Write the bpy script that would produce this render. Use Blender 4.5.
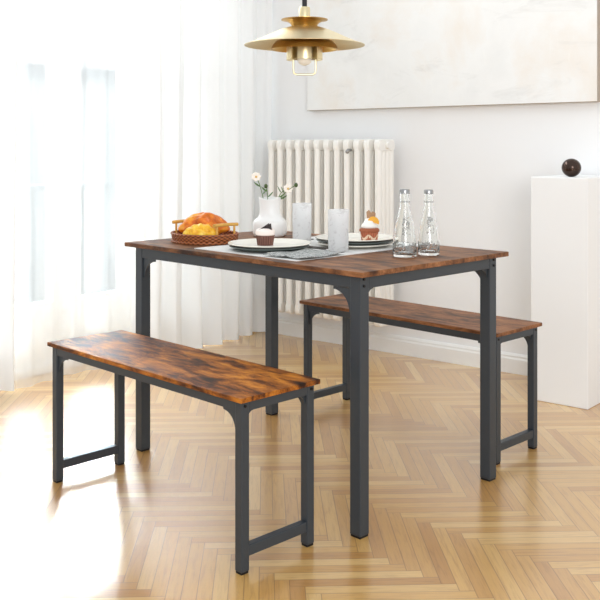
import bpy, bmesh, math, random
from mathutils import Vector, Matrix, noise

PI = math.pi
S = bpy.context.scene
for o in list(bpy.data.objects):
    bpy.data.objects.remove(o)
COL = S.collection

# ------------------------------------------------------------------ camera
YAW = 2.3627
cd = bpy.data.cameras.new('camera')
cam = bpy.data.objects.new('camera', cd)
COL.objects.link(cam)
cam.location = (1.6929, -1.9099, 1.0949)
cam.rotation_euler = (PI / 2, 0, YAW - PI / 2)
cd.sensor_width = 36
cd.lens = 928.83 / 600 * 36
cd.shift_y = (146.89 - 300) / 600
cd.clip_start = .05
S.camera = cam

# ------------------------------------------------------------------ room frame
RA = math.radians(6.021)                 # the room is turned a little against the table
CX, CY = -2.4560, 1.8172                 # left back corner of the room
WXv = Vector((math.cos(RA), math.sin(RA), 0))
WYv = Vector((-math.sin(RA), math.cos(RA), 0))
def room(a, b, z=0.0):
    return Vector((CX, CY, z)) + WXv * a + WYv * b

# ------------------------------------------------------------------ light
S.view_settings.view_transform = 'Standard'
S.view_settings.look = 'None'
S.view_settings.gamma = 1
S.view_settings.use_curve_mapping = False
S.view_settings.exposure = 0.08
w = bpy.data.worlds.new('sky')
S.world = w
w.use_nodes = True
bg = w.node_tree.nodes['Background']
bg.inputs[0].default_value = (.905, .955, 1, 1)
bg.inputs[1].default_value = 0.93

def area(name, loc, target, sx, sy, power, col=(1, 1, 1)):
    l = bpy.data.lights.new(name, 'AREA')
    l.shape = 'RECTANGLE'; l.size = sx; l.size_y = sy; l.energy = power; l.color = col
    o = bpy.data.objects.new(name, l); COL.objects.link(o)
    o.location = loc
    o.rotation_euler = (Vector(target) - Vector(loc)).to_track_quat('-Z', 'Y').to_euler()
    return o
area('window_daylight', room(-2.1, -1.5, 3.75), room(0, -1.5, 1.0), 4.0, 2.6, 430, (.95, .975, 1))
sl = area('added_floor_beam', room(-2.5, 1.2, 3.15), room(1.0, -2.5, 0), 2.1, 2.1, 74, (.86, .935, 1))  # added lamp beam through the window opening, whitens the left floor
sl.data.spread = math.radians(27)
area('added_right_fill', room(5.7, -5.2, 1.8), room(1.8, -1.9, .2), 2.0, 2.0, 100, (1, .99, .98))  # added soft fill from behind right; no window is modelled there

S.cycles.use_denoising = True
S.cycles.max_bounces = 10
S.cycles.diffuse_bounces = 5
S.cycles.transmission_bounces = 10
S.cycles.transparent_max_bounces = 16
S.cycles.sample_clamp_indirect = 6

# ------------------------------------------------------------------ material helpers
class NT:
    def __init__(s, name):
        s.m = bpy.data.materials.new(name); s.m.use_nodes = True
        s.t = s.m.node_tree; s.n = s.t.nodes; s.b = s.n['Principled BSDF']; s.out = s.n['Material Output']
    def add(s, t, **k):
        x = s.n.new(t)
        for a, v in k.items(): setattr(x, a, v)
        return x
    def put(s, sock, v):
        if isinstance(v, bpy.types.NodeSocket): s.t.links.new(v, sock)
        else: sock.default_value = v
    def math(s, op, a, b=None, c=None):
        x = s.add('ShaderNodeMath', operation=op)
        s.put(x.inputs[0], a)
        if b is not None: s.put(x.inputs[1], b)
        if c is not None: s.put(x.inputs[2], c)
        return x.outputs[0]
    def mix(s, f, a, b, bt='MIX'):
        x = s.add('ShaderNodeMix', data_type='RGBA', blend_type=bt)
        s.put(x.inputs[0], f); s.put(x.inputs[6], a); s.put(x.inputs[7], b)
        return x.outputs[2]
    def mixf(s, f, a, b):
        x = s.add('ShaderNodeMix', data_type='FLOAT')
        s.put(x.inputs[0], f); s.put(x.inputs[2], a); s.put(x.inputs[3], b)
        return x.outputs[0]
    def xyz(s, x, y, z):
        q = s.add('ShaderNodeCombineXYZ')
        s.put(q.inputs[0], x); s.put(q.inputs[1], y); s.put(q.inputs[2], z)
        return q.outputs[0]
    def coord(s, scale=(1, 1, 1), rot=(0, 0, 0), loc=(0, 0, 0)):
        c = s.add('ShaderNodeTexCoord'); m = s.add('ShaderNodeMapping')
        m.inputs['Scale'].default_value = scale; m.inputs['Rotation'].default_value = rot
        m.inputs['Location'].default_value = loc
        s.t.links.new(c.outputs['Object'], m.inputs['Vector'])
        return m.outputs[0]
    def noise(s, vec, scale, detail=4, rough=.5, dist=0):
        x = s.add('ShaderNodeTexNoise')
        s.put(x.inputs['Vector'], vec); x.inputs['Scale'].default_value = scale
        x.inputs['Detail'].default_value = detail; x.inputs['Roughness'].default_value = rough
        x.inputs['Distortion'].default_value = dist
        return x.outputs['Fac']
    def ramp(s, f, stops):
        x = s.add('ShaderNodeValToRGB'); s.put(x.inputs[0], f)
        e = x.color_ramp.elements
        while len(e) < len(stops): e.new(.5)
        for i, (p, c) in enumerate(stops):
            e[i].position = p; e[i].color = (*c, 1) if len(c) == 3 else c
        return x.outputs[0]
    def bump(s, h, strength=.3, dist=.01):
        x = s.add('ShaderNodeBump'); x.inputs['Strength'].default_value = strength
        x.inputs['Distance'].default_value = dist
        s.put(x.inputs['Height'], h); s.t.links.new(x.outputs[0], s.b.inputs['Normal'])
    def base(s, c): s.put(s.b.inputs['Base Color'], c)
    def set(s, **k):
        for a, v in k.items(): s.put(s.b.inputs[a.replace('_', ' ')], v)

def rgb(r, g, b):
    f = lambda c: c / 12.92 if c <= .04045 else ((c + .055) / 1.055) ** 2.4
    return (f(r / 255), f(g / 255), f(b / 255), 1)

def plain(name, c, rough=.5, metal=0, var=.04, scale=20, bump=0, **k):
    t = NT(name)
    n = t.noise(t.coord(), scale, 3)
    d = tuple(x * (1 - var) for x in c[:3]) + (1,)
    t.base(t.mix(n, c, d))
    t.set(Roughness=rough, Metallic=metal, **k)
    if bump: t.bump(n, bump, .002)
    return t.m

def glass_pane(name):
    t = NT(name)
    tr = t.add('ShaderNodeBsdfTransparent'); tr.inputs[0].default_value = (.97, .985, .98, 1)
    gl = t.add('ShaderNodeBsdfGlossy'); gl.inputs['Roughness'].default_value = .03
    mx = t.add('ShaderNodeMixShader'); mx.inputs[0].default_value = .07
    t.t.links.new(tr.outputs[0], mx.inputs[1]); t.t.links.new(gl.outputs[0], mx.inputs[2])
    t.t.links.new(mx.outputs[0], t.out.inputs[0])
    return t.m

def curtain_mat(name, clear, trans, weave):
    t = NT(name)
    v = t.coord()
    wv = t.noise(t.coord((weave, weave, 20)), 1, 2)
    df = t.add('ShaderNodeBsdfDiffuse'); df.inputs[0].default_value = (.93, .94, .94, 1)
    tl = t.add('ShaderNodeBsdfTranslucent'); t.put(tl.inputs[0], t.mix(wv, (.95, .96, .955, 1), (.86, .88, .88, 1)))
    tr = t.add('ShaderNodeBsdfTransparent'); tr.inputs[0].default_value = (1, 1, 1, 1)
    m1 = t.add('ShaderNodeMixShader'); m1.inputs[0].default_value = trans
    m2 = t.add('ShaderNodeMixShader'); m2.inputs[0].default_value = clear
    L = t.t.links.new
    L(df.outputs[0], m1.inputs[1]); L(tl.outputs[0], m1.inputs[2])
    L(m1.outputs[0], m2.inputs[1]); L(tr.outputs[0], m2.inputs[2]); L(m2.outputs[0], t.out.inputs[0])
    return t.m

def parquet():
    t = NT('oak_herringbone_parquet')
    N, W = 10.0, .038
    c = t.coord((1 / W, 1 / W, 1), (0, 0, math.radians(48.5)), (PX, PY, 0))
    sp = t.add('ShaderNodeSeparateXYZ'); t.t.links.new(c, sp.inputs[0])
    a, b = sp.outputs[0], sp.outputs[1]
    M = t.math
    i, j = M('FLOOR', a), M('FLOOR', b)
    k = M('FLOORED_MODULO', M('SUBTRACT', i, j), 2 * N)
    hor = M('LESS_THAN', k, N - .5)
    # lying plank
    hs = M('SUBTRACT', i, k)
    hu = M('SUBTRACT', a, hs); hv = M('FRACT', b)
    # crossing plank
    vs = M('SUBTRACT', j, M('SUBTRACT', 2 * N - 1, k))
    vu = M('SUBTRACT', b, vs); vv = M('FRACT', a)
    u = t.mixf(hor, vu, hu); v = t.mixf(hor, vv, hv)
    ia = t.mixf(hor, i, M('ADD', hs, 371.3)); ib = t.mixf(hor, vs, M('ADD', j, 113.7))
    wn = t.add('ShaderNodeTexWhiteNoise', noise_dimensions='2D')
    t.put(wn.inputs['Vector'], t.xyz(ia, ib, 0))
    r = wn.outputs['Value']
    gv = t.xyz(M('MULTIPLY', u, .16), M('MULTIPLY', v, 2.0), M('MULTIPLY', r, 90))
    g = t.noise(gv, 2.2, 6, .62, .6)
    g2 = t.noise(t.xyz(M('MULTIPLY', u, .5), M('MULTIPLY', v, 9.0), M('MULTIPLY', r, 50)), 2, 3)
    col = t.ramp(r, [(0, rgb(196, 144, 74)[:3]), (.35, rgb(213, 164, 90)[:3]), (.7, rgb(223, 177, 102)[:3]), (1, rgb(232, 192, 124)[:3])])
    gc = t.ramp(g, [(.25, (.62, .53, .45)), (.5, (.97, .95, .92)), (.8, (1.08, 1.06, 1.02))])
    col = t.mix(.75, col, gc, 'MULTIPLY')
    col = t.mix(t.math('MULTIPLY', g2, .22), col, rgb(160, 112, 66), 'MIX')
    # joints
    dv = M('MINIMUM', v, M('SUBTRACT', 1, v)); du = M('MINIMUM', u, M('SUBTRACT', N, u))
    d = M('MINIMUM', dv, du)
    gap = t.add('ShaderNodeMapRange'); t.put(gap.inputs[0], d)
    gap.inputs[1].default_value = .012; gap.inputs[2].default_value = .045
    gap.inputs[3].default_value = 1; gap.inputs[4].default_value = 0
    col = t.mix(M('MULTIPLY', gap.outputs[0], .55), col, rgb(110, 72, 42))
    t.base(col)
    rough = M('ADD', M('MULTIPLY', g, .12), FLOOR_ROUGH)
    t.set(Roughness=rough, Coat_Weight=FLOOR_COAT, Coat_Roughness=.24, Coat_IOR=1.9)
    hgt = M('SUBTRACT', M('MULTIPLY', g, .12), gap.outputs[0])
    t.bump(hgt, .18, .0015)
    return t.m
PX, PY, FLOOR_ROUGH, FLOOR_COAT = -2.95, 0.0, .26, 1.0

def rustic(name, seed, stops):
    t = NT(name)
    v = t.coord((1, 3.0, 3), (0, 0, 0), (seed, seed * .7, 0))
    fine = t.noise(t.coord((3, 46, 46), (0, 0, 0), (seed, 0, 0)), 3.0, 5, .65, .4)
    blot = t.noise(v, 7.0, 8, .68, .6)
    blot2 = t.noise(t.coord((1, 2, 2), (0, 0, 0), (seed + 4, 2, 0)), 9.0, 5, .6, .3)
    big = t.math('ADD', t.math('MULTIPLY', blot, .72), t.math('MULTIPLY', blot2, .34))
    c = t.ramp(big, stops)
    f = t.ramp(fine, [(.3, (.55, .5, .46)), (.55, (1, 1, 1)), (.8, (1.12, 1.1, 1.08))])
    c = t.mix(.7, c, f, 'MULTIPLY')
    t.base(c)
    t.set(Roughness=t.math('ADD', t.math('MULTIPLY', fine, .15), .40), Specular_IOR_Level=.22)
    t.bump(fine, .15, .001)
    return t.m

def wall_paint(name, c):
    t = NT(name)
    n = t.noise(t.coord(), 3, 4); n2 = t.noise(t.coord(), 160, 2)
    t.base(t.mix(n, c, tuple(x * .975 for x in c[:3]) + (1,)))
    t.set(Roughness=.7, Specular_IOR_Level=.2)
    t.bump(n2, .06, .001)
    return t.m

def canvas_mat():
    t = NT('abstract_plaster_canvas')
    a = t.noise(t.coord((1, 1, 1)), 1.7, 6, .6, .3)
    b = t.noise(t.coord((.5, 1, 1.6), (0, 0, 0), (3, 1, 2)), 5.5, 6, .68, .7)
    st = t.noise(t.coord((6, 1, 1), (0, 0, 0), (1, 5, 0)), 3, 6, .7, .5)
    c = t.ramp(a, [(.3, rgb(230, 230, 228)[:3]), (.48, rgb(237, 237, 235)[:3]), (.6, rgb(234, 229, 222)[:3]), (.72, rgb(226, 216, 204)[:3])])
    c = t.mix(t.ramp(b, [(.56, (0, 0, 0)), (.72, (.42, .42, .42))]), c, rgb(206, 205, 202))
    c = t.mix(t.ramp(st, [(.6, (0, 0, 0)), (.8, (.5, .5, .5))]), c, rgb(246, 245, 241))
    t.base(c); t.set(Roughness=.85, Specular_IOR_Level=.15)
    t.bump(t.math('ADD', b, st), .25, .004)
    return t.m

def glassy(name, rough, tint=(1, 1, 1, 1), relief=0, scale=60, ior=1.45):
    t = NT(name)
    t.base(tint); t.set(Roughness=rough, IOR=ior, Transmission_Weight=1)
    if relief:
        vo = t.add('ShaderNodeTexVoronoi', feature='SMOOTH_F1')
        t.put(vo.inputs['Vector'], t.coord()); vo.inputs['Scale'].default_value = scale
        t.bump(vo.outputs['Distance'], relief, .004)
    return t.m

M_wall = wall_paint('white_wall_paint', rgb(240, 240, 240))
M_trim = plain('white_trim_paint', rgb(240, 239, 236), .45, var=.02)
M_floor = parquet()
M_steel = plain('graphite_powder_coated_steel', rgb(52, 59, 66), .38, .1, var=.08, scale=60)
M_bolt = plain('black_bolt', rgb(28, 28, 29), .4, .6)
M_top1 = rustic('rustic_brown_board_table', 1.3, [(.38, rgb(50, 30, 20)[:3]), (.46, rgb(84, 52, 32)[:3]), (.54, rgb(124, 80, 48)[:3]), (.64, rgb(156, 106, 68)[:3]), (.74, rgb(176, 128, 88)[:3])])
M_top2 = rustic('rustic_brown_board_bench', 5.1, [(.40, rgb(40, 22, 13)[:3]), (.47, rgb(84, 44, 18)[:3]), (.54, rgb(150, 86, 28)[:3]), (.62, rgb(196, 122, 40)[:3]), (.72, rgb(220, 152, 62)[:3])])
M_top3 = rustic('rustic_brown_board_far_bench', 8.6, [(.38, rgb(56, 34, 22)[:3]), (.46, rgb(92, 56, 34)[:3]), (.54, rgb(134, 86, 52)[:3]), (.64, rgb(164, 110, 70)[:3]), (.74, rgb(184, 132, 90)[:3])])
M_rad = plain('cream_radiator_enamel', rgb(247, 244, 238), .35, var=.02)
M_ped = plain('matt_plinth_paint', rgb(240, 240, 239), .75, var=.02, scale=4)
M_canvas = canvas_mat()
M_canvedge = plain('raw_linen_edge', rgb(178, 166, 152), .9, bump=.2, scale=200)
M_brass = plain('brushed_brass', rgb(232, 216, 174), .36, 1, var=.06, scale=90)
M_brass_d = plain('dark_brass', rgb(190, 152, 88), .36, 1, var=.06, scale=90)
M_cord = plain('black_cord', rgb(22, 22, 26), .6)
M_bulb = plain('frosted_bulb', rgb(244, 240, 228), .3, var=.0)
M_orb = plain('polished_dark_bronze', rgb(74, 58, 50), .16, .75, var=.3, scale=30)
M_rattan = None
def rattan():
    t = NT('woven_rattan')
    c = t.add('ShaderNodeTexCoord')
    sp = t.add('ShaderNodeSeparateXYZ'); t.t.links.new(c.outputs['Object'], sp.inputs[0])
    ang = t.math('ARCTAN2', sp.outputs[1], sp.outputs[0])
    s = t.math('SINE', t.math('MULTIPLY', ang, 38)); z = t.math('SINE', t.math('MULTIPLY', sp.outputs[2], 560))
    wv = t.math('ADD', t.math('MULTIPLY', t.math('MULTIPLY', s, z), .5), .5)
    col = t.mix(wv, rgb(84, 40, 18), rgb(192, 112, 62))
    t.base(col); t.set(Roughness=.5); t.bump(wv, .7, .003)
    return t.m
M_rattan = rattan()
M_cane = plain('golden_cane', rgb(228, 172, 78), .45, var=.3, scale=80)
def bread_mat(name, lo, mid, hi, scale, bump):
    t = NT(name)
    n = t.noise(t.coord(), scale, 5, .6, .4); f = t.noise(t.coord(), scale * 5, 4)
    t.base(t.mix(t.math('MULTIPLY', f, .3), t.ramp(n, [(.32, lo[:3]), (.5, mid[:3]), (.66, hi[:3])]), lo))
    t.set(Roughness=.38, Subsurface_Weight=.1, Subsurface_Radius=(.01, .005, .002), Subsurface_Scale=.3)
    t.bump(n, bump, .004)
    return t.m
M_crust = bread_mat('glazed_roasted_crust', rgb(168, 72, 6), rgb(236, 126, 10), rgb(254, 188, 50), 20, .5)
M_yellow = bread_mat('golden_yellow_crust', rgb(222, 148, 18), rgb(250, 196, 42), rgb(255, 226, 96), 40, .5)
M_cream = plain('cream_glazed_stoneware', rgb(240, 236, 224), .22, var=.03)
M_darkplate = plain('grey_green_stoneware', rgb(86, 96, 92), .35, var=.1)
M_mat = plain('pale_grey_linen', rgb(230, 229, 226), .9, var=.1, scale=300, bump=.2)
def napkin_mat():
    t = NT('grey_floral_napkin')
    n = t.noise(t.coord((1, 1.6, 1)), 42, 3, .5, 1.6)
    t.base(t.ramp(n, [(.4, rgb(108, 112, 110)[:3]), (.47, rgb(150, 152, 150)[:3]), (.52, rgb(206, 206, 203)[:3]), (.62, rgb(120, 124, 122)[:3])]))
    t.set(Roughness=.9)
    return t.m
M_napkin = napkin_mat()
M_cutlery = plain('dark_brushed_steel', rgb(96, 92, 90), .25, 1, var=.1)
M_vase = plain('white_glazed_ceramic', rgb(244, 243, 240), .3, var=.01)
M_stem = plain('green_stem', rgb(96, 128, 58), .55, var=.2)
M_leaf = plain('leaf_green', rgb(86, 122, 62), .5, var=.3)
M_petal = plain('pale_peach_petal', rgb(252, 242, 230), .6, var=.06)
M_pistil = plain('yellow_flower_centre', rgb(226, 186, 110), .7, var=.2)
M_bud = plain('dark_green_bud', rgb(72, 92, 44), .6, var=.2)
M_choc = plain('dark_chocolate', rgb(40, 27, 22), .3, var=.1)
def paper(name, a, b):
    t = NT(name)
    c = t.add('ShaderNodeTexCoord'); sp = t.add('ShaderNodeSeparateXYZ'); t.t.links.new(c.outputs['Object'], sp.inputs[0])
    ang = t.math('ARCTAN2', sp.outputs[1], sp.outputs[0])
    s = t.math('ADD', t.math('MULTIPLY', t.math('SINE', t.math('MULTIPLY', ang, 22)), .5), .5)
    t.base(t.mix(s, a, b)); t.set(Roughness=.75)
    return t.m
M_paper1 = paper('brown_baking_cup', rgb(92, 58, 48), rgb(120, 80, 68))
M_paper2 = paper('terracotta_baking_cup', rgb(156, 82, 54), rgb(186, 110, 78))
M_frost1 = plain('pale_pink_frosting', rgb(246, 232, 224), .5, var=.03)
M_frost2 = plain('white_whipped_frosting', rgb(248, 244, 238), .5, var=.02)
M_cake = plain('caramel_sponge', rgb(170, 96, 64), .8, var=.25, scale=90, bump=.3)
M_orange = plain('orange_fruit', rgb(246, 176, 24), .35, var=.1)
M_wafer = plain('speckled_brittle', rgb(196, 154, 116), .6, var=.5, scale=180)
M_band = plain('cream_paper_band', rgb(228, 200, 172), .7)
def tumbler_mat():
    t = NT('pressed_frosted_glass')
    t.set(Roughness=.06, IOR=1.45, Transmission_Weight=1)
    t.base((.99, .995, .995, 1))
    vo = t.add('ShaderNodeTexVoronoi', feature='SMOOTH_F1')
    t.put(vo.inputs['Vector'], t.coord()); vo.inputs['Scale'].default_value = 70
    t.bump(vo.outputs['Distance'], .45, .004)
    n = t.noise(t.coord(), 42, 4, .6, 1.4)
    df = t.add('ShaderNodeBsdfTranslucent'); df.inputs[0].default_value = (.95, .95, .95, 1)
    d2 = t.add('ShaderNodeBsdfDiffuse'); t.put(d2.inputs[0], t.ramp(n, [(.55, (.95, .95, .95)), (.66, (.62, .58, .58))]))
    a = t.add('ShaderNodeMixShader'); a.inputs[0].default_value = .5
    b = t.add('ShaderNodeMixShader'); b.inputs[0].default_value = .70
    L = t.t.links.new
    L(df.outputs[0], a.inputs[1]); L(d2.outputs[0], a.inputs[2]); L(t.b.outputs[0], b.inputs[1]); L(a.outputs[0], b.inputs[2]); L(b.outputs[0], t.out.inputs[0])
    return t.m
M_tumbler = tumbler_mat()
M_bottle = glassy('clear_bottle_glass', .02, (.975, .99, .982, 1))
M_engrave = None
def engrave():
    t = NT('etched_bottle_print')
    n = t.noise(t.coord(), 55, 4, .6, 1.5)
    m = t.ramp(n, [(.5, (0, 0, 0)), (.56, (1, 1, 1))])
    tr = t.add('ShaderNodeBsdfTransparent'); df = t.add('ShaderNodeBsdfDiffuse'); df.inputs[0].default_value = rgb(150, 152, 150)
    mx = t.add('ShaderNodeMixShader')
    t.t.links.new(t.math('MULTIPLY', m, .75), mx.inputs[0]); t.t.links.new(tr.outputs[0], mx.inputs[1]); t.t.links.new(df.outputs[0], mx.inputs[2])
    t.t.links.new(mx.outputs[0], t.out.inputs[0])
    return t.m
M_engrave = engrave()
M_cap = plain('silver_cap', rgb(168, 168, 168), .3, .9, var=.2, scale=120)
M_pane = glass_pane('window_glass')
M_sheer = curtain_mat('sheer_white_voile', .55, .24, 60)
M_drape = curtain_mat('white_curtain_cloth', .01, .06, 40)
M_fac = plain('pale_facade', rgb(240, 242, 243), .8, var=.05, scale=2)
M_facwin = plain('facade_window_glass', rgb(214, 220, 224), .2, var=.1)
M_roofm = plain('pale_grey_roof', rgb(188, 192, 198), .8, var=.1)
M_rail = plain('grey_balcony_iron', rgb(126, 134, 140), .5, .1)
M_out = plain('pale_balcony_stone', rgb(214, 214, 210), .8)

# ------------------------------------------------------------------ mesh helpers
def link(name, bm, mat, parent=None, smooth=False, bevel=0, seg=2, sub=0, angle=35):
    me = bpy.data.meshes.new(name)
    bmesh.ops.recalc_face_normals(bm, faces=bm.faces[:])
    bm.to_mesh(me); bm.free()
    me.materials.append(mat)
    o = bpy.data.objects.new(name, me); COL.objects.link(o)
    if parent is not None: o.parent = parent
    if bevel:
        b = o.modifiers.new('bevel', 'BEVEL'); b.width = bevel; b.segments = seg; b.limit_method = 'ANGLE'; b.angle_limit = math.radians(40)
    if sub:
        s = o.modifiers.new('subdivision', 'SUBSURF'); s.levels = sub; s.render_levels = sub
    if smooth:
        for p in me.polygons: p.use_smooth = True
        if angle < 180:
            me.set_sharp_from_angle(angle=math.radians(angle))
    return o

def box(bm, x0, x1, y0, y1, z0, z1, mtx=None):
    vs = [bm.verts.new((x, y, z)) for z in (z0, z1) for y in (y0, y1) for x in (x0, x1)]
    for f in ((0, 1, 3, 2), (4, 6, 7, 5), (0, 4, 5, 1), (1, 5, 7, 3), (3, 7, 6, 2), (2, 6, 4, 0)):
        bm.faces.new([vs[i] for i in f])
    if mtx: bmesh.ops.transform(bm, matrix=mtx, verts=vs)
    return bm

def bx(*a): return box(bmesh.new(), *a)

def lathe(bm, prof, n=48, closed=False, a0=0, a1=2 * PI, sx=1, sy=1):
    full = abs(a1 - a0 - 2 * PI) < 1e-6
    m = n if full else n + 1
    rings = []
    for r, z in prof:
        if r < 1e-6: rings.append([bm.verts.new((0, 0, z))])
        else: rings.append([bm.verts.new((r * sx * math.cos(a0 + (a1 - a0) * k / n), r * sy * math.sin(a0 + (a1 - a0) * k / n), z)) for k in range(m)])
    prs = list(zip(rings, rings[1:])) + ([(rings[-1], rings[0])] if closed else [])
    for A, B in prs:
        for k in range(n):
            k2 = (k + 1) % m
            if len(A) == 1 and len(B) == 1: continue
            if len(A) == 1: bm.faces.new((A[0], B[k2], B[k]))
            elif len(B) == 1: bm.faces.new((A[k], A[k2], B[0]))
            else: bm.faces.new((A[k], A[k2], B[k2], B[k]))
    if closed and not full:
        bm.faces.new([R[0] for R in rings]); bm.faces.new([R[-1] for R in reversed(rings)])
    return bm

def tube(bm, pts, r, n=10, cap=True):
    pts = [Vector(p) for p in pts]
    rs = r if isinstance(r, (list, tuple)) else [r] * len(pts)
    rings = []
    up = None
    for i, p in enumerate(pts):
        d = (pts[min(i + 1, len(pts) - 1)] - pts[max(i - 1, 0)]).normalized()
        if up is None:
            up = d.orthogonal().normalized()
        up = (up - d * up.dot(d)).normalized()
        sd = d.cross(up)
        rings.append([bm.verts.new(p + (up * math.cos(2 * PI * k / n) + sd * math.sin(2 * PI * k / n)) * rs[i]) for k in range(n)])
    for A, B in zip(rings, rings[1:]):
        for k in range(n): bm.faces.new((A[k], A[(k + 1) % n], B[(k + 1) % n], B[k]))
    if cap:
        bm.faces.new(rings[0][::-1]); bm.faces.new(rings[-1])
    return bm

def prism(bm, poly, t0, t1, f):
    """poly: 2-D outline, f(a, b, t) -> xyz"""
    A = [bm.verts.new(f(a, b, t0)) for a, b in poly]; B = [bm.verts.new(f(a, b, t1)) for a, b in poly]
    n = len(poly)
    bm.faces.new(A[::-1]); bm.faces.new(B)
    for k in range(n): bm.faces.new((A[k], A[(k + 1) % n], B[(k + 1) % n], B[k]))
    return bm

def ball(bm, c, r, sx=1, sy=1, sz=1, sub=3, mtx=None):
    g = bmesh.ops.create_icosphere(bm, subdivisions=sub, radius=r)
    vs = g['verts']
    bmesh.ops.scale(bm, vec=(sx, sy, sz), verts=vs)
    if mtx: bmesh.ops.transform(bm, matrix=mtx, verts=vs)
    bmesh.ops.translate(bm, vec=c, verts=vs)
    return vs

def tag(o, label, cat, group=None):
    o['label'] = label; o['category'] = cat
    if group: o['group'] = group
    return o

def thing(name, label, cat, loc=(0, 0, 0), rz=0, group=None):
    o = bpy.data.objects.new(name, None); COL.objects.link(o)
    o.empty_display_size = .05
    o.location = loc; o.rotation_euler = (0, 0, rz)
    return tag(o, label, cat, group)

def struct(name, bm, mat, a=0, b=0, z=0, parent=None, **k):
    o = link(name, bm, mat, parent, **k)
    if parent is None:
        o.location = room(a, b, z); o.rotation_euler = (0, 0, RA)
        o['kind'] = 'structure'
    return o

def kids(o): return [c for c in bpy.data.objects if c.parent == o]
def dup(root, loc, rz, label=None, swap=None):
    def cp(o, par):
        c = o.copy(); COL.objects.link(c)
        if par is not None: c.parent = par
        if swap and o.type == 'MESH' and o.name.split('.')[0] in swap:
            c.data = o.data.copy(); c.data.materials[0] = swap[o.name.split('.')[0]]
        for k in kids(o): cp(k, c)
        return c
    src_children = None
    r = cp(root, None)
    r.location = loc; r.rotation_euler = (0, 0, rz)
    if label: r['label'] = label
    return r

# ================================================================== STRUCTURE
struct('floor', bx(-.2, 6.4, -6.2, .2, -.06, 0), M_floor)
struct('wall_back', bx(-.16, 6.4, 0, .16, 0, 2.9), M_wall)
W0, W1 = -3.0, -.15           # french window opening along the left wall
bm = bmesh.new()
box(bm, -.16, 0, W1, 0, 0, 2.9); box(bm, -.16, 0, W0, W1, 2.5, 2.9); box(bm, -.16, 0, -4.2, W0, 0, 2.9)
struct('wall_left', bm, M_wall)
bm = bmesh.new()
prism(bm, [(0, 0), (-.018, 0), (-.018, .068), (-.013, .076), (-.013, .084), (-.006, .094), (0, .094)], .0, 6.3, lambda a, b, t: (t, a, b))
struct('baseboard_back', bm, M_trim)
bm = bmesh.new()
prism(bm, [(0, 0), (.018, 0), (.018, .068), (.013, .076), (.013, .084), (.006, .094), (0, .094)], W1 + .02, -.02, lambda a, b, t: (a, t, b))
struct('baseboard_left', bm, M_trim)

# french window with its leaves, beyond it the balcony
win = bpy.data.objects.new('window_1', None); COL.objects.link(win)
win.location = room(-.1, 0, 0); win.rotation_euler = (0, 0, RA); win['kind'] = 'structure'
bm = bmesh.new()
box(bm, -.05, .05, W0, W0 + .06, 0, 2.5); box(bm, -.05, .05, W1 - .06, W1, 0, 2.5)
box(bm, -.05, .05, W0, W1, 2.44, 2.5); box(bm, -.05, .05, W0, W1, 0, .04)
link('window_frame', bm, M_trim, win, bevel=.004)
edges = [W1 - .06, -.88, -1.318, -1.99, W0 + .06]
for y1, y0 in zip(edges, edges[1:]):
    bm = bmesh.new()
    st = .085
    box(bm, -.03, .03, y0, y0 + st, .04, 2.44); box(bm, -.03, .03, y1 - st, y1, .04, 2.44)
    box(bm, -.03, .03, y0 + st, y1 - st, 2.36, 2.44); box(bm, -.03, .03, y0 + st, y1 - st, .04, .34)
    box(bm, -.02, .02, y0 + st, y1 - st, 1.62, 1.65)
    leaf = link('window_leaf', bm, M_trim, win, bevel=.003)
    link('pane', bx(-.004, .004, y0 + st, y1 - st, .34, 2.36), M_pane, leaf)

struct('floor_balcony', bx(-1.5, -.16, -5.0, .6, -.12, -.02), M_out)
rl = thing('balcony_railing', 'grey iron balcony railing faintly seen through the sheer curtain', 'railing', room(-1.4, -1.7, -.02), RA)
link('handrail', bx(-.025, .025, -2.6, 1.9, .83, .87), M_rail, rl, bevel=.004)
link('bottom_rail', bx(-.015, .015, -2.6, 1.9, .1, .13), M_rail, rl)
for k in range(24):
    y = -2.5 + k * .19
    link('baluster', bx(-.009, .009, y - .009, y + .009, 0 if k % 6 == 0 else .12, .835), M_rail, rl)
bd = thing('facade', 'pale building across the street seen through the window', 'building', room(-11, -4, -6), RA)
link('wall', bx(-4, 0, -12, 18, 0, 8.35), M_fac, bd)
link('roof', bx(-4.2, .35, -12.2, 18.2, 8.35, 8.6), M_roofm, bd)
for k in range(9):
    y = -7 + k * 2.3
    for z in (.4, 3.2, 5.9):
        wf = link('facade_window', bx(-.02, .05, y, y + 1.1, z, z + 1.8), M_fac, bd)
        link('facade_pane', bx(.04, .06, y + .1, y + 1.0, z + .1, z + 1.7), M_facwin, wf)

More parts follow.
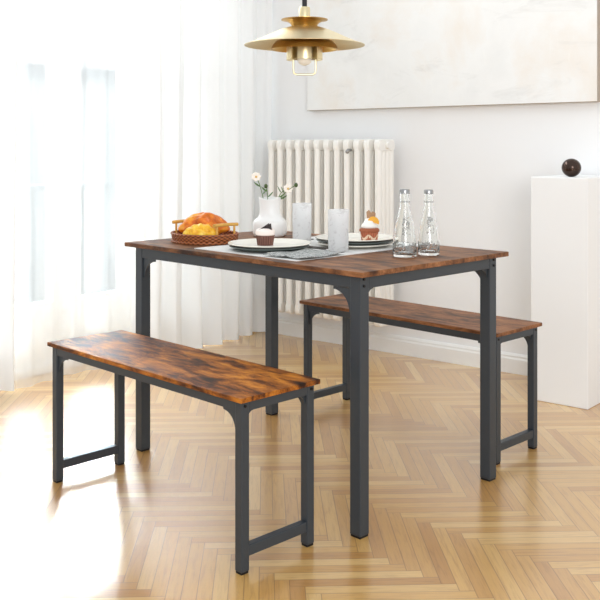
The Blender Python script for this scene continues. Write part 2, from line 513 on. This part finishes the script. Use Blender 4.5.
# ------------------------------------------------------------------ curtains
def curtain(name, y0, y1, mat, label, waves, amp, x0=.12, zt=2.72, hem=0.012, seed=0, loose=0.0, lean=0.0):
    rnd = random.Random(seed)
    ny, nz = int(abs(y1 - y0) * 150), 26
    ph = [rnd.uniform(0, 6.28) for _ in range(4)]
    bm = bmesh.new(); g = []
    for i in range(ny + 1):
        s = i / ny; row = []
        for k in range(nz + 1):
            h = k / nz
            ss = s + loose * math.sin(3 * h + ph[0]) * .02
            a = amp * (.75 + .35 * (1 - h))
            x = x0 + a * (math.sin(2 * PI * waves * ss + ph[0] + .4 * math.sin(2 * PI * waves * .37 * ss + ph[1])) * .75
                          + .35 * math.sin(2 * PI * waves * 2.3 * ss + ph[2] + h * .8) * (.4 + .6 * h))
            x += .02 * math.sin(h * 4 + ss * 9 + ph[3]) * (1 - h) 
            y = y0 + (y1 - y0) * s + lean * h * (1 - s) ** 1.0
            z = hem + (zt - hem) * h
            row.append(bm.verts.new((max(x, .03), y, z)))
        g.append(row)
    for i in range(ny):
        for k in range(nz): bm.faces.new((g[i][k], g[i + 1][k], g[i + 1][k + 1], g[i][k + 1]))
    o = link(name, bm, mat, None, smooth=True, angle=180)
    o.location = room(0, 0, 0); o.rotation_euler = (0, 0, RA)
    return tag(o, label, 'curtain')
curtain('curtain', -.04, -.98, M_drape, 'dense white floor-length curtain hanging in folds left of the radiator', 6.5, .042, seed=3, lean=.02)
curtain('sheer_curtain', -1.0, -1.735, M_sheer, 'thin see-through white curtain over the bright window at the left', 5, .016, x0=.10, seed=5)
curtain('curtain', -1.755, -2.9, M_drape, 'white curtain cut by the left edge of the photo', 9, .04, seed=8)

# ------------------------------------------------------------------ radiator
RZ0, RZ1 = .165, 1.135
rad = thing('radiator', 'cream white column radiator on the back wall behind the table', 'radiator', room(.64, -.12, 0), RA)
NS, SP, R = 12, .0665, .0185
for k in range(NS):
    bm = bmesh.new(); x = (k - (NS - 1) / 2) * SP
    for z0, z1 in ((RZ0, RZ0 + .062), (RZ1 - .062, RZ1)):
        poly = []
        for q in range(5):
            t = PI / 2 * q / 4
            poly.append((.052 + .022 * math.sin(t), .009 + .022 * math.cos(t)))
        for q in range(5):
            t = PI / 2 * q / 4
            poly.append((.052 + .022 * math.cos(t), -.009 - .022 * math.sin(t)))
        zc = (z0 + z1) / 2
        poly = poly + [(-a, b) for a, b in reversed(poly)]
        prism(bm, poly, x - R * .95, x + R * .95, lambda a, b, t: (t, a, zc + b))
        tube(bm, [(x - SP / 2, 0, zc), (x + SP / 2, 0, zc)], .02, 12)
    for y in (-.055, -.0185, .0185, .055):
        tube(bm, [(x, y, RZ0 + .02), (x, y, RZ1 - .02)], R * (1 if abs(y) > .03 else .85), 14, False)
    link('section', bm, M_rad, rad, smooth=True, bevel=.005, angle=50)
for sx in (-1, 1):
    bm = bmesh.new()
    box(bm, sx * .3 - .012, sx * .3 + .012, .02, .11, RZ0 + .08, RZ0 + .11); box(bm, sx * .3 - .012, sx * .3 + .012, .02, .11, RZ1 - .12, RZ1 - .09)
    box(bm, sx * .3 - .014, sx * .3 + .014, .105, .112, RZ0 + .05, RZ1 - .06)
    link('wall_bracket', bm, M_rad, rad)

bm = bmesh.new()
tube(bm, [(.2, -.07, 1.078), (.2, -.095, 1.078)], .008, 12); ball(bm, (.2, -.1, 1.07), .011, sub=2)
link('air_valve', bm, M_cap, rad, smooth=True)

# ------------------------------------------------------------------ painting
pa = thing('painting', 'large off-white abstract canvas on the wall above the radiator', 'painting', room(1.268, -.02, 1.3), RA)
pw = 1.69
link('canvas', bx(-pw / 2 + .003, pw / 2 - .003, -.022, -.016, .002, 1.3), M_canvas, pa)
bm = bmesh.new()
for a, b, c, d in ((-pw / 2, pw / 2, 0, .03), (-pw / 2, pw / 2, 1.27, 1.3), (-pw / 2, -pw / 2 + .03, .03, 1.27), (pw / 2 - .03, pw / 2, .03, 1.27)):
    box(bm, a, b, -.0185, .02, c, d)
link('stretcher_frame', bm, M_canvedge, pa)

# ------------------------------------------------------------------ plinth and orb
pl = link('plinth', bx(-.128, .128, -.18, .18, 0, .966), M_ped, None, bevel=.004)
pl.location = room(2.083, -.213, 0); pl.rotation_euler = (0, 0, RA)
tag(pl, 'tall plain white plinth by the wall at the right edge', 'plinth')
bm = bmesh.new(); ball(bm, (0, 0, .0395), .041, 1, 1, .97, 4)
orb = link('bronze_ball', bm, M_orb, None, smooth=True, angle=180)
orb.location = room(2.11, -.325, .966)
tag(orb, 'shiny dark bronze ball resting on top of the white plinth', 'ornament')

# ================================================================== DINING SET
def bracket(bm, cx, cy, z, dx, dy, size, th):
    """curved gusset in the corner below a rail; (dx, dy) points away from the leg"""
    poly = [(0, 0), (size, 0), (size, -size * .12)]
    for q in range(1, 8):
        t = PI / 2 * q / 8
        poly.append((size - size * .88 * math.sin(t), -size + size * .88 * math.cos(t) ))
    poly += [(size * .12, -size), (0, -size)]
    px, py = -dy, dx
    prism(bm, poly, -th / 2, th / 2, lambda a, b, t: (cx + dx * a + px * t, cy + dy * a + py * t, z + b))

def furniture(name, label, cat, L, W, H, leg, inx, iny, th, ap, brk, mat_top, loc, stretch=None, group=None, bolts=2):
    t = thing(name, label, cat, loc, 0, group)
    x1, y1 = L / 2, W / 2
    top_name = 'tabletop' if cat == 'table' else 'seat'
    link(top_name, bx(-x1, x1, -y1, y1, H - th, H), mat_top, t, bevel=.0015)
    zt = H - th
    lx, ly = x1 - inx, y1 - iny           # outer leg faces
    for sx in (1, -1):
        for sy in (-1, 1):
            a0, a1 = sorted((sx * lx, sx * (lx - leg))); b0, b1 = sorted((sy * ly, sy * (ly - leg)))
            lg = link('leg', bx(a0, a1, b0, b1, .006, zt), M_steel, t, bevel=.0025)
            link('foot_pad', bx(a0 + .002, a1 - .002, b0 + .002, b1 - .002, 0, .006), M_bolt, lg)
            for q in range(bolts):
                z = zt - ap * (.28 + .5 * q) if bolts > 1 else zt - ap * .45
                bm = bmesh.new()
                yb = sy * (ly - leg * .42)
                tube(bm, [(sx * (lx - .001), yb, z), (sx * (lx + .0025), yb, z)], .0042, 12)
                link('bolt', bm, M_bolt, lg)
    tk = .02 if cat == 'table' else .016
    for sy in (-1, 1):
        b0, b1 = sorted((sy * (ly - .0015), sy * (ly - tk)))
        link('long_rail', bx(-lx + leg, lx - leg, b0, b1, zt - ap, zt), M_steel, t, bevel=.0015)
        for sx in (-1, 1):
            bm = bmesh.new(); bracket(bm, sx * (lx - leg), sy * (ly - .010), zt - ap - .001, -sx, 0, brk, .005)
            link('corner_bracket', bm, M_steel, t)
    for sx in (-1, 1):
        a0, a1 = sorted((sx * (lx - .0005), sx * (lx - tk)))
        link('short_rail', bx(a0, a1, -ly + leg, ly - leg, zt - ap, zt), M_steel, t, bevel=.0015)
        for sy in (-1, 1):
            bm = bmesh.new(); bracket(bm, sx * (lx - .012), sy * (ly - leg), zt - ap, 0, -sy, brk * .42, .005)
            link('corner_bracket', bm, M_steel, t)
        if stretch:
            a0, a1 = sorted((sx * (lx - .002), sx * (lx - leg + .002)))
            link('stretcher', bx(a0, a1, -ly + leg, ly - leg, stretch[0], stretch[1]), M_steel, t, bevel=.002)
    return t

TL, TW, TH = 1.1469, .7273, .75
furniture('dining_table', 'rectangular dining table with rustic brown top and dark metal legs', 'table', TL, TW, TH, .0388, .0307, .0263, .015, .038, .07, M_top1,
          (-TL / 2, TW / 2, 0))
BL, BW, BH = .9663, .2885, .4563
bench = furniture('bench', 'rustic brown bench with dark metal legs in front of the table', 'bench', BL, BW, BH, .0268, .012, .012, .013, .027, .055, M_top2,
                  (-.0857 - BL / 2, -.3637 + BW / 2, 0), (.042, .070), 'dining benches', bolts=1)
dup(bench, (-.0916 - BL / 2, .8011 + BW / 2, 0), 0, 'rustic brown bench with dark metal legs behind the table, nearer the wall', {'seat': M_top3})

# ================================================================== PENDANT LAMP
lampz = 1.342
lp = thing('pendant_lamp', 'tiered brass pendant lamp hanging above the table', 'lamp', (-.5807, .3562, lampz))
Z = lambda h: h - lampz
def shell(prof, th): 
    return prof + [(max(r - th * .3, .001), z - th) for r, z in reversed(prof)]
bm = tube(bmesh.new(), [(0, 0, Z(1.575)), (0, 0, Z(2.86))], .0085, 12)
link('cord', bm, M_cord, lp, smooth=True)
bm = lathe(bmesh.new(), [(0, Z(2.9)), (.05, Z(2.9)), (.05, Z(2.87)), (.012, Z(2.855)), (0, Z(2.855))], 32)
link('ceiling_rose', bm, M_brass, lp, smooth=True)
bm = lathe(bmesh.new(), [(0, Z(1.578)), (.017, Z(1.578)), (.0195, Z(1.574)), (.0195, Z(1.53)), (0, Z(1.53))], 32)
link('lamp_cap', bm, M_brass, lp, smooth=True)
bm = lathe(bmesh.new(), [(.0805, Z(1.533)), (.066, Z(1.531)), (.050, Z(1.522)), (.043, Z(1.511)), (.041, Z(1.511)), (.046, Z(1.523)), (.062, Z(1.5335)), (.0805, Z(1.535))], 64, True)
us = link('upper_shade', bm, M_brass_d, lp, smooth=True)
main = [(.030, 1.514), (.050, 1.510), (.085, 1.4985), (.12, 1.4835), (.155, 1.467), (.185, 1.4545), (.2085, 1.4465)]
bm = lathe(bmesh.new(), [(r, Z(z)) for r, z in main] + [(r - .0005, Z(z - .0016)) for r, z in reversed(main)], 96, True)
link('main_shade', bm, M_brass, lp, smooth=True, angle=60)
inner = [(.02, 1.478), (.05, 1.476), (.078, 1.470), (.098, 1.459), (.110, 1.446), (.116, 1.432)]
bm = lathe(bmesh.new(), [(r, Z(z)) for r, z in inner] + [(r - .0012, Z(z - .0016)) for r, z in reversed(inner)], 80, True)
link('inner_shade', bm, M_brass_d, lp, smooth=True, angle=60)
bm = tube(bmesh.new(), [(0, 0, Z(1.535)), (0, 0, Z(1.46))], .006, 12)
for k in range(3):
    a = YAW + PI + k * 2 * PI / 3
    tube(bm, [(.04 * math.cos(a), .04 * math.sin(a), Z(1.52)), (.052 * math.cos(a), .052 * math.sin(a), Z(1.474))], .0022, 8)
link('spacer_rods', bm, M_brass, lp, smooth=True)
bm = lathe(bmesh.new(), [(.0, Z(1.472)), (.042, Z(1.472)), (.043, Z(1.397)), (.041, Z(1.397)), (.040, Z(1.465)), (0, Z(1.468))], 40)
link('bulb_holder', bm, M_brass, lp, smooth=True)
fa = YAW + PI    # towards the camera side of the lamp
for s in (0, 1):
    c = fa + PI / 2 + s * PI
    bm = lathe(bmesh.new(), [(.0615, Z(1.462)), (.0625, Z(1.395)), (.0605, Z(1.395)), (.0595, Z(1.462))], 20, True, c - .78, c + .78)
    link('side_baffle', bm, M_brass, lp, smooth=True)
bm = bmesh.new(); ball(bm, (0, 0, Z(1.402)), .027, 1, 1, 1, 3)
tube(bm, [(0, 0, Z(1.41)), (0, 0, Z(1.46))], .014, 14)
link('bulb', bm, M_bulb, lp, smooth=True, angle=180)
ex, ey = math.sin(YAW), -math.cos(YAW)
hp = []
for x, z in ((-.0385, 1.397), (-.0385, 1.36), (-.036, 1.349), (-.028, 1.345), (.028, 1.345), (.036, 1.349), (.0385, 1.36), (.0385, 1.397)):
    hp.append((ex * x, ey * x, Z(z)))
link('pull_handle', tube(bmesh.new(), hp, .0031, 10), M_brass, lp, smooth=True)

# ================================================================== ON THE TABLE
FW = Vector((math.cos(YAW), math.sin(YAW), 0)); RT = Vector((math.sin(YAW), -math.cos(YAW), 0))
T = .75
def rbox(bm, x0, x1, y0, y1, z0, z1, r=.006):
    return box(bm, x0, x1, y0, y1, z0, z1)

for nm, lab, v0, v1 in (('placemat', 'pale grey placemat under the front plate with the brown cupcake', .047, .377), ('placemat', 'pale grey placemat under the far plate with the orange-topped cupcake', .385, .70)):
    o = link(nm, bx(-.2475, .2475, -(v1 - v0) / 2, (v1 - v0) / 2, 0, .002), M_mat, None)
    o.location = (-.5525, (v0 + v1) / 2, T); tag(o, lab, 'placemat', 'placemats on the dining table')
TM = T + .002

# ---- plates
def plate_prof(r, h, th=.004):
    return [(0, 0), (r * .62, 0), (r * .66, .001), (r * .9, h * .62), (r, h), (r - .001, h + .0025), (r * .9, h * .62 + th), (r * .68, th + .001), (r * .6, th), (0, th)]
def plate(name, label, loc, r, h, mat, group):
    o = link(name, lathe(bmesh.new(), plate_prof(r, h), 72), mat, None, smooth=True, angle=60)
    o.location = loc
    return tag(o, label, 'plate', group)
P1 = (-.585, .195); P2 = (-.463, .489)
G = 'stacked plates on the table'
plate('plate', 'grey green lower plate under the front cream plate', (*P1, TM), .134, .013, M_darkplate, G)
plate('plate', 'cream upper plate holding the brown cupcake', (*P1, TM + .0095), .1385, .013, M_cream, G)
plate('plate', 'cream bottom plate of the far stack of three', (*P2, TM), .132, .011, M_cream, G)
plate('plate', 'dark grey green middle plate of the far stack', (*P2, TM + .0085), .136, .012, M_darkplate, G)
plate('plate', 'cream top plate of the far stack, under the orange-topped cupcake', (*P2, TM + .018), .138, .012, M_cream, G)
PT1 = TM + .0095 + .004; PT2 = TM + .018 + .004

# ---- cupcakes
def cup_base(bm, r0, r1, h, n=44):
    lo, hi = [], []
    for k in range(n):
        a = 2 * PI * k / n; q = 1 + (.03 if k % 2 else -.03)
        lo.append(bm.verts.new((r0 * q * math.cos(a), r0 * q * math.sin(a), 0)))
        hi.append(bm.verts.new((r1 * q * math.cos(a), r1 * q * math.sin(a), h)))
    for k in range(n): bm.faces.new((lo[k], lo[(k + 1) % n], hi[(k + 1) % n], hi[k]))
    bm.faces.new(lo[::-1]); bm.faces.new(hi)
    return bm
c1 = thing('cupcake', 'chocolate cupcake in brown paper with pale frosting and dark chocolate shard', 'cupcake', (-.610, .199, PT1))
link('paper_case', cup_base(bmesh.new(), .026, .031, .033), M_paper1, c1)
bm = lathe(bmesh.new(), [(0, .033), (.030, .033), (.0325, .038), (.0335, .046), (.032, .050), (.028, .053), (.022, .056), (.012, .058), (.004, .0585), (0, .0585)], 36)
link('frosting', bm, M_frost1, c1, smooth=True, angle=180)
bm = bmesh.new()
e = RT; f = FW
def shard(p0, p1, p2, th, off):
    prism(bm, [p0, p1, p2], -th, th, lambda a, b, t: tuple(RT * a + FW * (t + off + (b - .06) * .5) + Vector((0, 0, b))))
shard((-.022, .052), (.024, .053), (.013, .074), .0025, -.014)
link('chocolate_shard', bm, M_choc, c1)
bm = bmesh.new()
shard((-.010, .054), (.022, .055), (.019, .072), .002, .002)
link('chocolate_shard', bm, M_choc, c1)

c2 = thing('cupcake', 'caramel cupcake with white cream, orange slice and brittle on the far plate', 'cupcake', (-.398, .487, PT2))
link('paper_case', cup_base(bmesh.new(), .0265, .030, .031), M_paper2, c2)
bm = lathe(bmesh.new(), [(.0272, .007), (.0300, .018), (.0303, .018), (.0275, .007)], 40, True)
for vv in bm.verts: vv.co.z += .006 * math.sin(5 * math.atan2(vv.co.y, vv.co.x))
link('paper_band', bm, M_band, c2)
bm = lathe(bmesh.new(), [(0, .030), (.031, .030), (.0345, .035), (.033, .041), (.026, .045), (0, .046)], 36)
for vv in bm.verts:
    vv.co += Vector((noise.noise(vv.co * 90), noise.noise(vv.co * 90 + Vector((5, 0, 0))), 0)) * .002
link('sponge', bm, M_cake, c2, smooth=True, angle=180)
bm = lathe(bmesh.new(), [(0, .044), (.026, .044), (.028, .051), (.025, .058), (.020, .062), (.0185, .068), (.012, .074), (.004, .078), (0, .0785)], 36)
link('frosting', bm, M_frost2, c2, smooth=True, angle=180)
bm = bmesh.new()
prism(bm, [(.020 * math.cos(PI * q / 12 - .35) + .012, .020 * math.sin(PI * q / 12 - .35) + .064) for q in range(13)], -.004, .004, lambda a, b, t: tuple(RT * a + FW * (t - .012) + Vector((0, 0, b))))
link('orange_slice', bm, M_orange, c2, bevel=.001)
bm = bmesh.new()
prism(bm, [(-.008, .07), (.018, .068), (.022, .094), (.012, .101), (.006, .096), (-.001, .106), (-.010, .098)], -.0015, .0015, lambda a, b, t: tuple(RT * a + FW * (t + .005) + Vector((0, 0, b))))
link('brittle', bm, M_wafer, c2)

# ---- bread tray
bk = thing('basket', 'oval woven rattan tray with handles holding the bread', 'basket', (-.955, .217, T))
A, B = .136, .112
ell = lambda n, s, z: [(A * s * math.cos(2 * PI * k / n), B * s * math.sin(2 * PI * k / n), z) for k in range(n)]
bm = lathe(bmesh.new(), [(0, 0), (.93, 0), (.97, .004), (1, .030), (.965, .030), (.935, .008), (0, .006)], 96, False, 0, 2 * PI, A, B)
link('tray_wall', bm, M_rattan, bk, smooth=True, angle=50)
bm = bmesh.new()
for zz, s in ((.031, .985), (.004, .965)):
    p = ell(96, s, zz); tube(bm, p + p[:2], .0045, 8, False)
link('rim', bm, M_rattan, bk, smooth=True)
for sx in (-1, 1):
    x = sx * .118
    hd = link('tray_handle', tube(bmesh.new(), [(x, y, .066 + .003 * math.cos(y * 20)) for y in (-.055, -.036, -.018, 0, .018, .036, .055)], .0062, 12), M_cane, bk, smooth=True)
    for y in (-.040, .040):
        link('handle_post', tube(bmesh.new(), [(x, y, .018), (x, y, .068)], .004, 10), M_cane, hd, smooth=True)

def loaf(name, label, loc, L, Wd, Hh, mat, ang, amp, fr, seed, lumps=0):
    bm = bmesh.new()
    vs = ball(bm, (0, 0, 0), 1, sub=5)
    for v in vs:
        x, y, z = v.co
        tp = 1 - .32 * abs(x) ** 2.2
        n = noise.fractal(Vector((x * fr + seed, y * fr, z * fr)), 1, 2, 3)
        k = 1 + amp * n
        if lumps: k += .045 * math.cos(x * lumps * PI + 1.2 * y)
        yy = y * tp * k; zz = z * tp * k
        if zz < 0: zz *= .55
        v.co = Vector((x * L / 2 * (1 + .3 * amp * n), yy * Wd / 2, zz * Hh / 1.55))
    zmin = min(v.co.z for v in vs)
    for v in vs: v.co.z -= zmin
    o = link(name, bm, mat, None, smooth=True, angle=180)
    o.location = loc; o.rotation_euler = (0, 0, ang)
    return tag(o, label, 'bread')
AR = YAW - PI / 2     # pointing along the picture's right
loaf('bread_loaf', 'large glossy orange-brown loaf heaped in the rattan tray', (-.978, .232, T + .0085), .188, .105, .094, M_crust, AR + .10, .20, 1.5, 2.3, 1.6)
loaf('bread_roll', 'bumpy golden yellow bread roll in front of the large loaf', (-.905, .158, T + .014), .130, .056, .056, M_yellow, AR - .08, .10, 3, 7.7, 5)

# ---- vase with flowers
vz = thing('vase', 'white ceramic vase with pinched neck holding small flowers', 'vase', (-.947, .532, T))
prof = [(0, .001), (.056, 0), (.064, .004), (.067, .014), (.0675, .045), (.066, .056), (.060, .064), (.049, .072), (.043, .082), (.040, .100), (.0405, .125), (.043, .143), (.044, .148),
        (.0415, .147), (.0375, .125), (.037, .1), (.04, .083), (.046, .072), (.056, .06), (.06, .05), (.06, .012), (0, .008)]
bm = lathe(bmesh.new(), prof, 64)
for v in bm.verts:
    a = math.atan2(v.co.y, v.co.x)
    w_ = min(1, max(0, (v.co.z - .08) / .06))
    s = 1 + .05 * math.cos(4 * a + .6) * (1 if v.co.z < .07 else .4)
    v.co.x *= s; v.co.y *= s
    v.co.z += .004 * w_ * math.sin(3 * a + 1)
link('vase_body', bm, M_vase, vz, smooth=True, angle=180)

def flower(label, tip, bend, kind, name='flower'):
    base = Vector((-.947, .532, T + .03)); tip = Vector(tip)
    off = Vector((tip.x - base.x, tip.y - base.y, 0)); rim = base + off.normalized() * min(.026, off.length * .5) + Vector((0, 0, .115))
    t = thing(name, label, 'flower', base, 0, 'flowers in the white vase')
    P = []
    for q in range(13):
        s = q / 12
        p = base * (1 - s) ** 3 + (rim + Vector((0, 0, -.03))) * 3 * s * (1 - s) ** 2 + (rim + Vector((0, 0, bend))) * 3 * s * s * (1 - s) + tip * s ** 3
        P.append(p - base)
    link('stem', tube(bmesh.new(), P, .0014, 8), M_stem, t, smooth=True)
    h = tip - base
    d = (-FW + RT * .2 + Vector((0, 0, .45))).normalized()
    rot = d.to_track_quat('Z', 'Y').to_matrix().to_4x4()
    if kind == 'bloom':
        for k in range(7):
            a = 2 * PI * k / 7
            bm = bmesh.new()
            m = Matrix.Translation(h) @ rot @ Matrix.Rotation(a, 4, 'Z') @ Matrix.Translation((.010, 0, .002)) @ Matrix.Rotation(-.35, 4, 'Y')
            vs = ball(bm, (0, 0, 0), 1, .0105, .0075, .0022, 2)
            bmesh.ops.transform(bm, matrix=m, verts=vs)
            link('petal', bm, M_petal, t, smooth=True, angle=180)
        bm = bmesh.new(); vs = ball(bm, (0, 0, 0), .0045, sub=2); bmesh.ops.transform(bm, matrix=Matrix.Translation(h + d * .003), verts=vs)
        link('flower_centre', bm, M_pistil, t, smooth=True, angle=180)
    elif kind == 'bud':
        bm = bmesh.new(); ball(bm, h, .0075, 1, 1, 1.15, 3)
        link('bud', bm, M_bud, t, smooth=True, angle=180)
    for q, sgn in ((7, 1), (9, -1)):
        p = P[q]; dirv = (P[q + 1] - P[q - 1]).normalized()
        sd = (RT * sgn + dirv * .9).normalized()
        bm = bmesh.new()
        n = 6; L = .03
        ve = []
        for i in range(n + 1):
            s = i / n; wd = .006 * math.sin(PI * s) ** .8
            c = p + sd * L * s + Vector((0, 0, .006 * s * (1 - s)))
            ve.append((bm.verts.new(c + FW * wd), bm.verts.new(c + Vector((0, 0, .0015))), bm.verts.new(c - FW * wd * .5 - Vector((0, 0, wd)))))
        for i in range(n):
            bm.faces.new((ve[i][0], ve[i + 1][0], ve[i + 1][1], ve[i][1])); bm.faces.new((ve[i][1], ve[i + 1][1], ve[i + 1][2], ve[i][2]))
        link('leaf', bm, M_leaf, t, smooth=True, angle=180)
flower('pale peach blossom leaning out to the left of the white vase', (-.989, .498, .978), .04, 'bloom')
flower('pale peach blossom low over the right rim of the white vase', (-.902, .586, .932), .03, 'bloom')
flower('small dark green bud standing at the left over the white vase', (-.962, .525, .943), .03, 'bud')
flower('small dark green bud reaching right beyond the blossoms', (-.880, .608, .947), .01, 'bud')

# ---- tumblers
def tumbler(label, loc, r, h):
    prof = [(0, 0), (r * .93, 0), (r * .96, .002), (r, h), (r - .0022, h + .0005), (r * .96 - .0028, .011), (r * .8, .009), (0, .009)]
    t = thing('drinking_glass', label, 'glass', loc, 0, 'patterned tumblers')
    link('glass_body', lathe(bmesh.new(), prof, 64), M_tumbler, t, smooth=True, angle=40)
    return t
tumbler('patterned clear tumbler standing next to the white vase', (-.679, .441, T), .0345, .142)
o_t = tumbler('patterned clear tumbler standing nearest, between the two plates', (-.388, .321, TM), .0345, .137)

# ---- bottles
def bottle(label, loc, H, rb, rz):
    t = thing('bottle', label, 'bottle', loc, rz, 'clear water bottles')
    k = H / .21
    prof = [(0, .003), (rb * .6, .002), (rb * .9, 0), (rb * .98, .003), (rb, .012), (rb * .995, .03), (rb * .95, .055), (rb * .86, .08), (rb * .72, .108), (rb * .58, .13), (rb * .47, .15), (rb * .42, .165), (rb * .41, .196), (rb * .42, .2),
            (rb * .3, .2), (rb * .31, .165), (rb * .37, .15), (rb * .48, .13), (rb * .63, .108), (rb * .77, .08), (rb * .87, .055), (rb * .92, .03), (rb * .91, .014), (rb * .8, .009), (0, .008)]
    link('glass_body', lathe(bmesh.new(), [(r, z * k) for r, z in prof], 64), M_bottle, t, smooth=True, angle=60)
    link('cap', lathe(bmesh.new(), [(rb * .3, .1985 * k), (rb * .43, .1985 * k), (rb * .44, .209 * k), (rb * .40, .212 * k), (0, .212 * k)], 32), M_cap, t, smooth=True, angle=40)
    bm = lathe(bmesh.new(), [(rb * 1.012, .014 * k), (rb * 1.008, .03 * k), (rb * .985, .044 * k)], 64)
    link('etched_band', bm, M_engrave, t, smooth=True, angle=180)
    fa2 = YAW + PI - rz
    bm = lathe(bmesh.new(), [(rb * .905, .072 * k), (rb * .745, .106 * k), (rb * .62, .126 * k)], 16, False, fa2 - .35, fa2 + .5)
    link('etched_motif', bm, M_engrave, t, smooth=True, angle=180)
    bm = lathe(bmesh.new(), [(rb * .44, .171 * k), (rb * .44, .1735 * k)], 32)
    link('neck_ring', bm, M_cap, t, smooth=True)
    return t
bottle('clear glass bottle with silver cap, left of the two bottles', (-.154, .375, T), .210, .0378, .2)
bottle('clear glass bottle with silver cap, right one nearer the table corner', (-.131, .468, T), .206, .0345, 1.3)

# ---- napkin and cutlery
bm = bmesh.new()
nx, ny = 16, 12
g = [[bm.verts.new(((i / nx - .5) * .17, (j / ny - .5) * .2, .003 + .0022 * math.sin(i * .9 + j * .5) + .002)) for j in range(ny + 1)] for i in range(nx + 1)]
for i in range(nx):
    for j in range(ny): bm.faces.new((g[i][j], g[i + 1][j], g[i + 1][j + 1], g[i][j + 1]))
nk = link('napkin', bm, M_napkin, None, smooth=True, angle=180)
md = nk.modifiers.new('thickness', 'SOLIDIFY'); md.thickness = .003; md.offset = -1
nk.location = (-.385, .160, TM); nk.rotation_euler = (0, 0, .1)
tag(nk, 'folded grey patterned napkin on the front placemat beside the plate', 'napkin')
def cutlery(name, label, p0, p1, z, kind):
    p0, p1 = Vector((*p0, 0)), Vector((*p1, 0)); d = p1 - p0; L = d.length
    t = thing(name, label, name, (*p0.xy, z), math.atan2(d.y, d.x))
    bm = bmesh.new()
    prism(bm, [(0, -.006), (L * .55, -.003), (L * .55, .003), (0, .006), (-.004, 0)], 0, .003, lambda a, b, q: (a, b, q + .0005))
    link('handle', bm, M_cutlery, t, bevel=.0008)
    bm = bmesh.new()
    if kind == 'knife':
        prism(bm, [(L * .55, -.004), (L * .95, -.008), (L, -.002), (L * .97, .005), (L * .55, .004)], .001, .0024, lambda a, b, q: (a, b, q))
        link('blade', bm, M_cutlery, t)
    elif kind == 'fork':
        prism(bm, [(L * .55, -.003), (L * .72, -.010), (L * .8, -.011), (L * .8, .011), (L * .72, .010), (L * .55, .003)], .001, .003, lambda a, b, q: (a, b, q))
        for k in range(4):
            y = -.0095 + k * .0063
            box(bm, L * .79, L, y - .0015, y + .0015, .001, .003)
        link('tines', bm, M_cutlery, t)
    else:
        vs = ball(bm, (L * .8, 0, .007), 1, L * .2, .017, .006, 3)
        for v in vs:
            if v.co.z > .007: v.co.z = .0075 - (v.co.z - .007) * .5
        link('spoon_bowl', bm, M_cutlery, t, smooth=True, angle=180)
    return t
cutlery('knife', 'dark steel knife between the front plate and the tumbler', (-.455, .350), (-.63, .350), TM, 'knife')
cutlery('fork', 'dark steel fork lying beside the knife, nearer the napkin', (-.45, .322), (-.63, .330), TM, 'fork')
cutlery('spoon', 'dark steel spoon on the far placemat, left of the plate stack', (-.745, .46), (-.690, .60), TM, 'spoon')
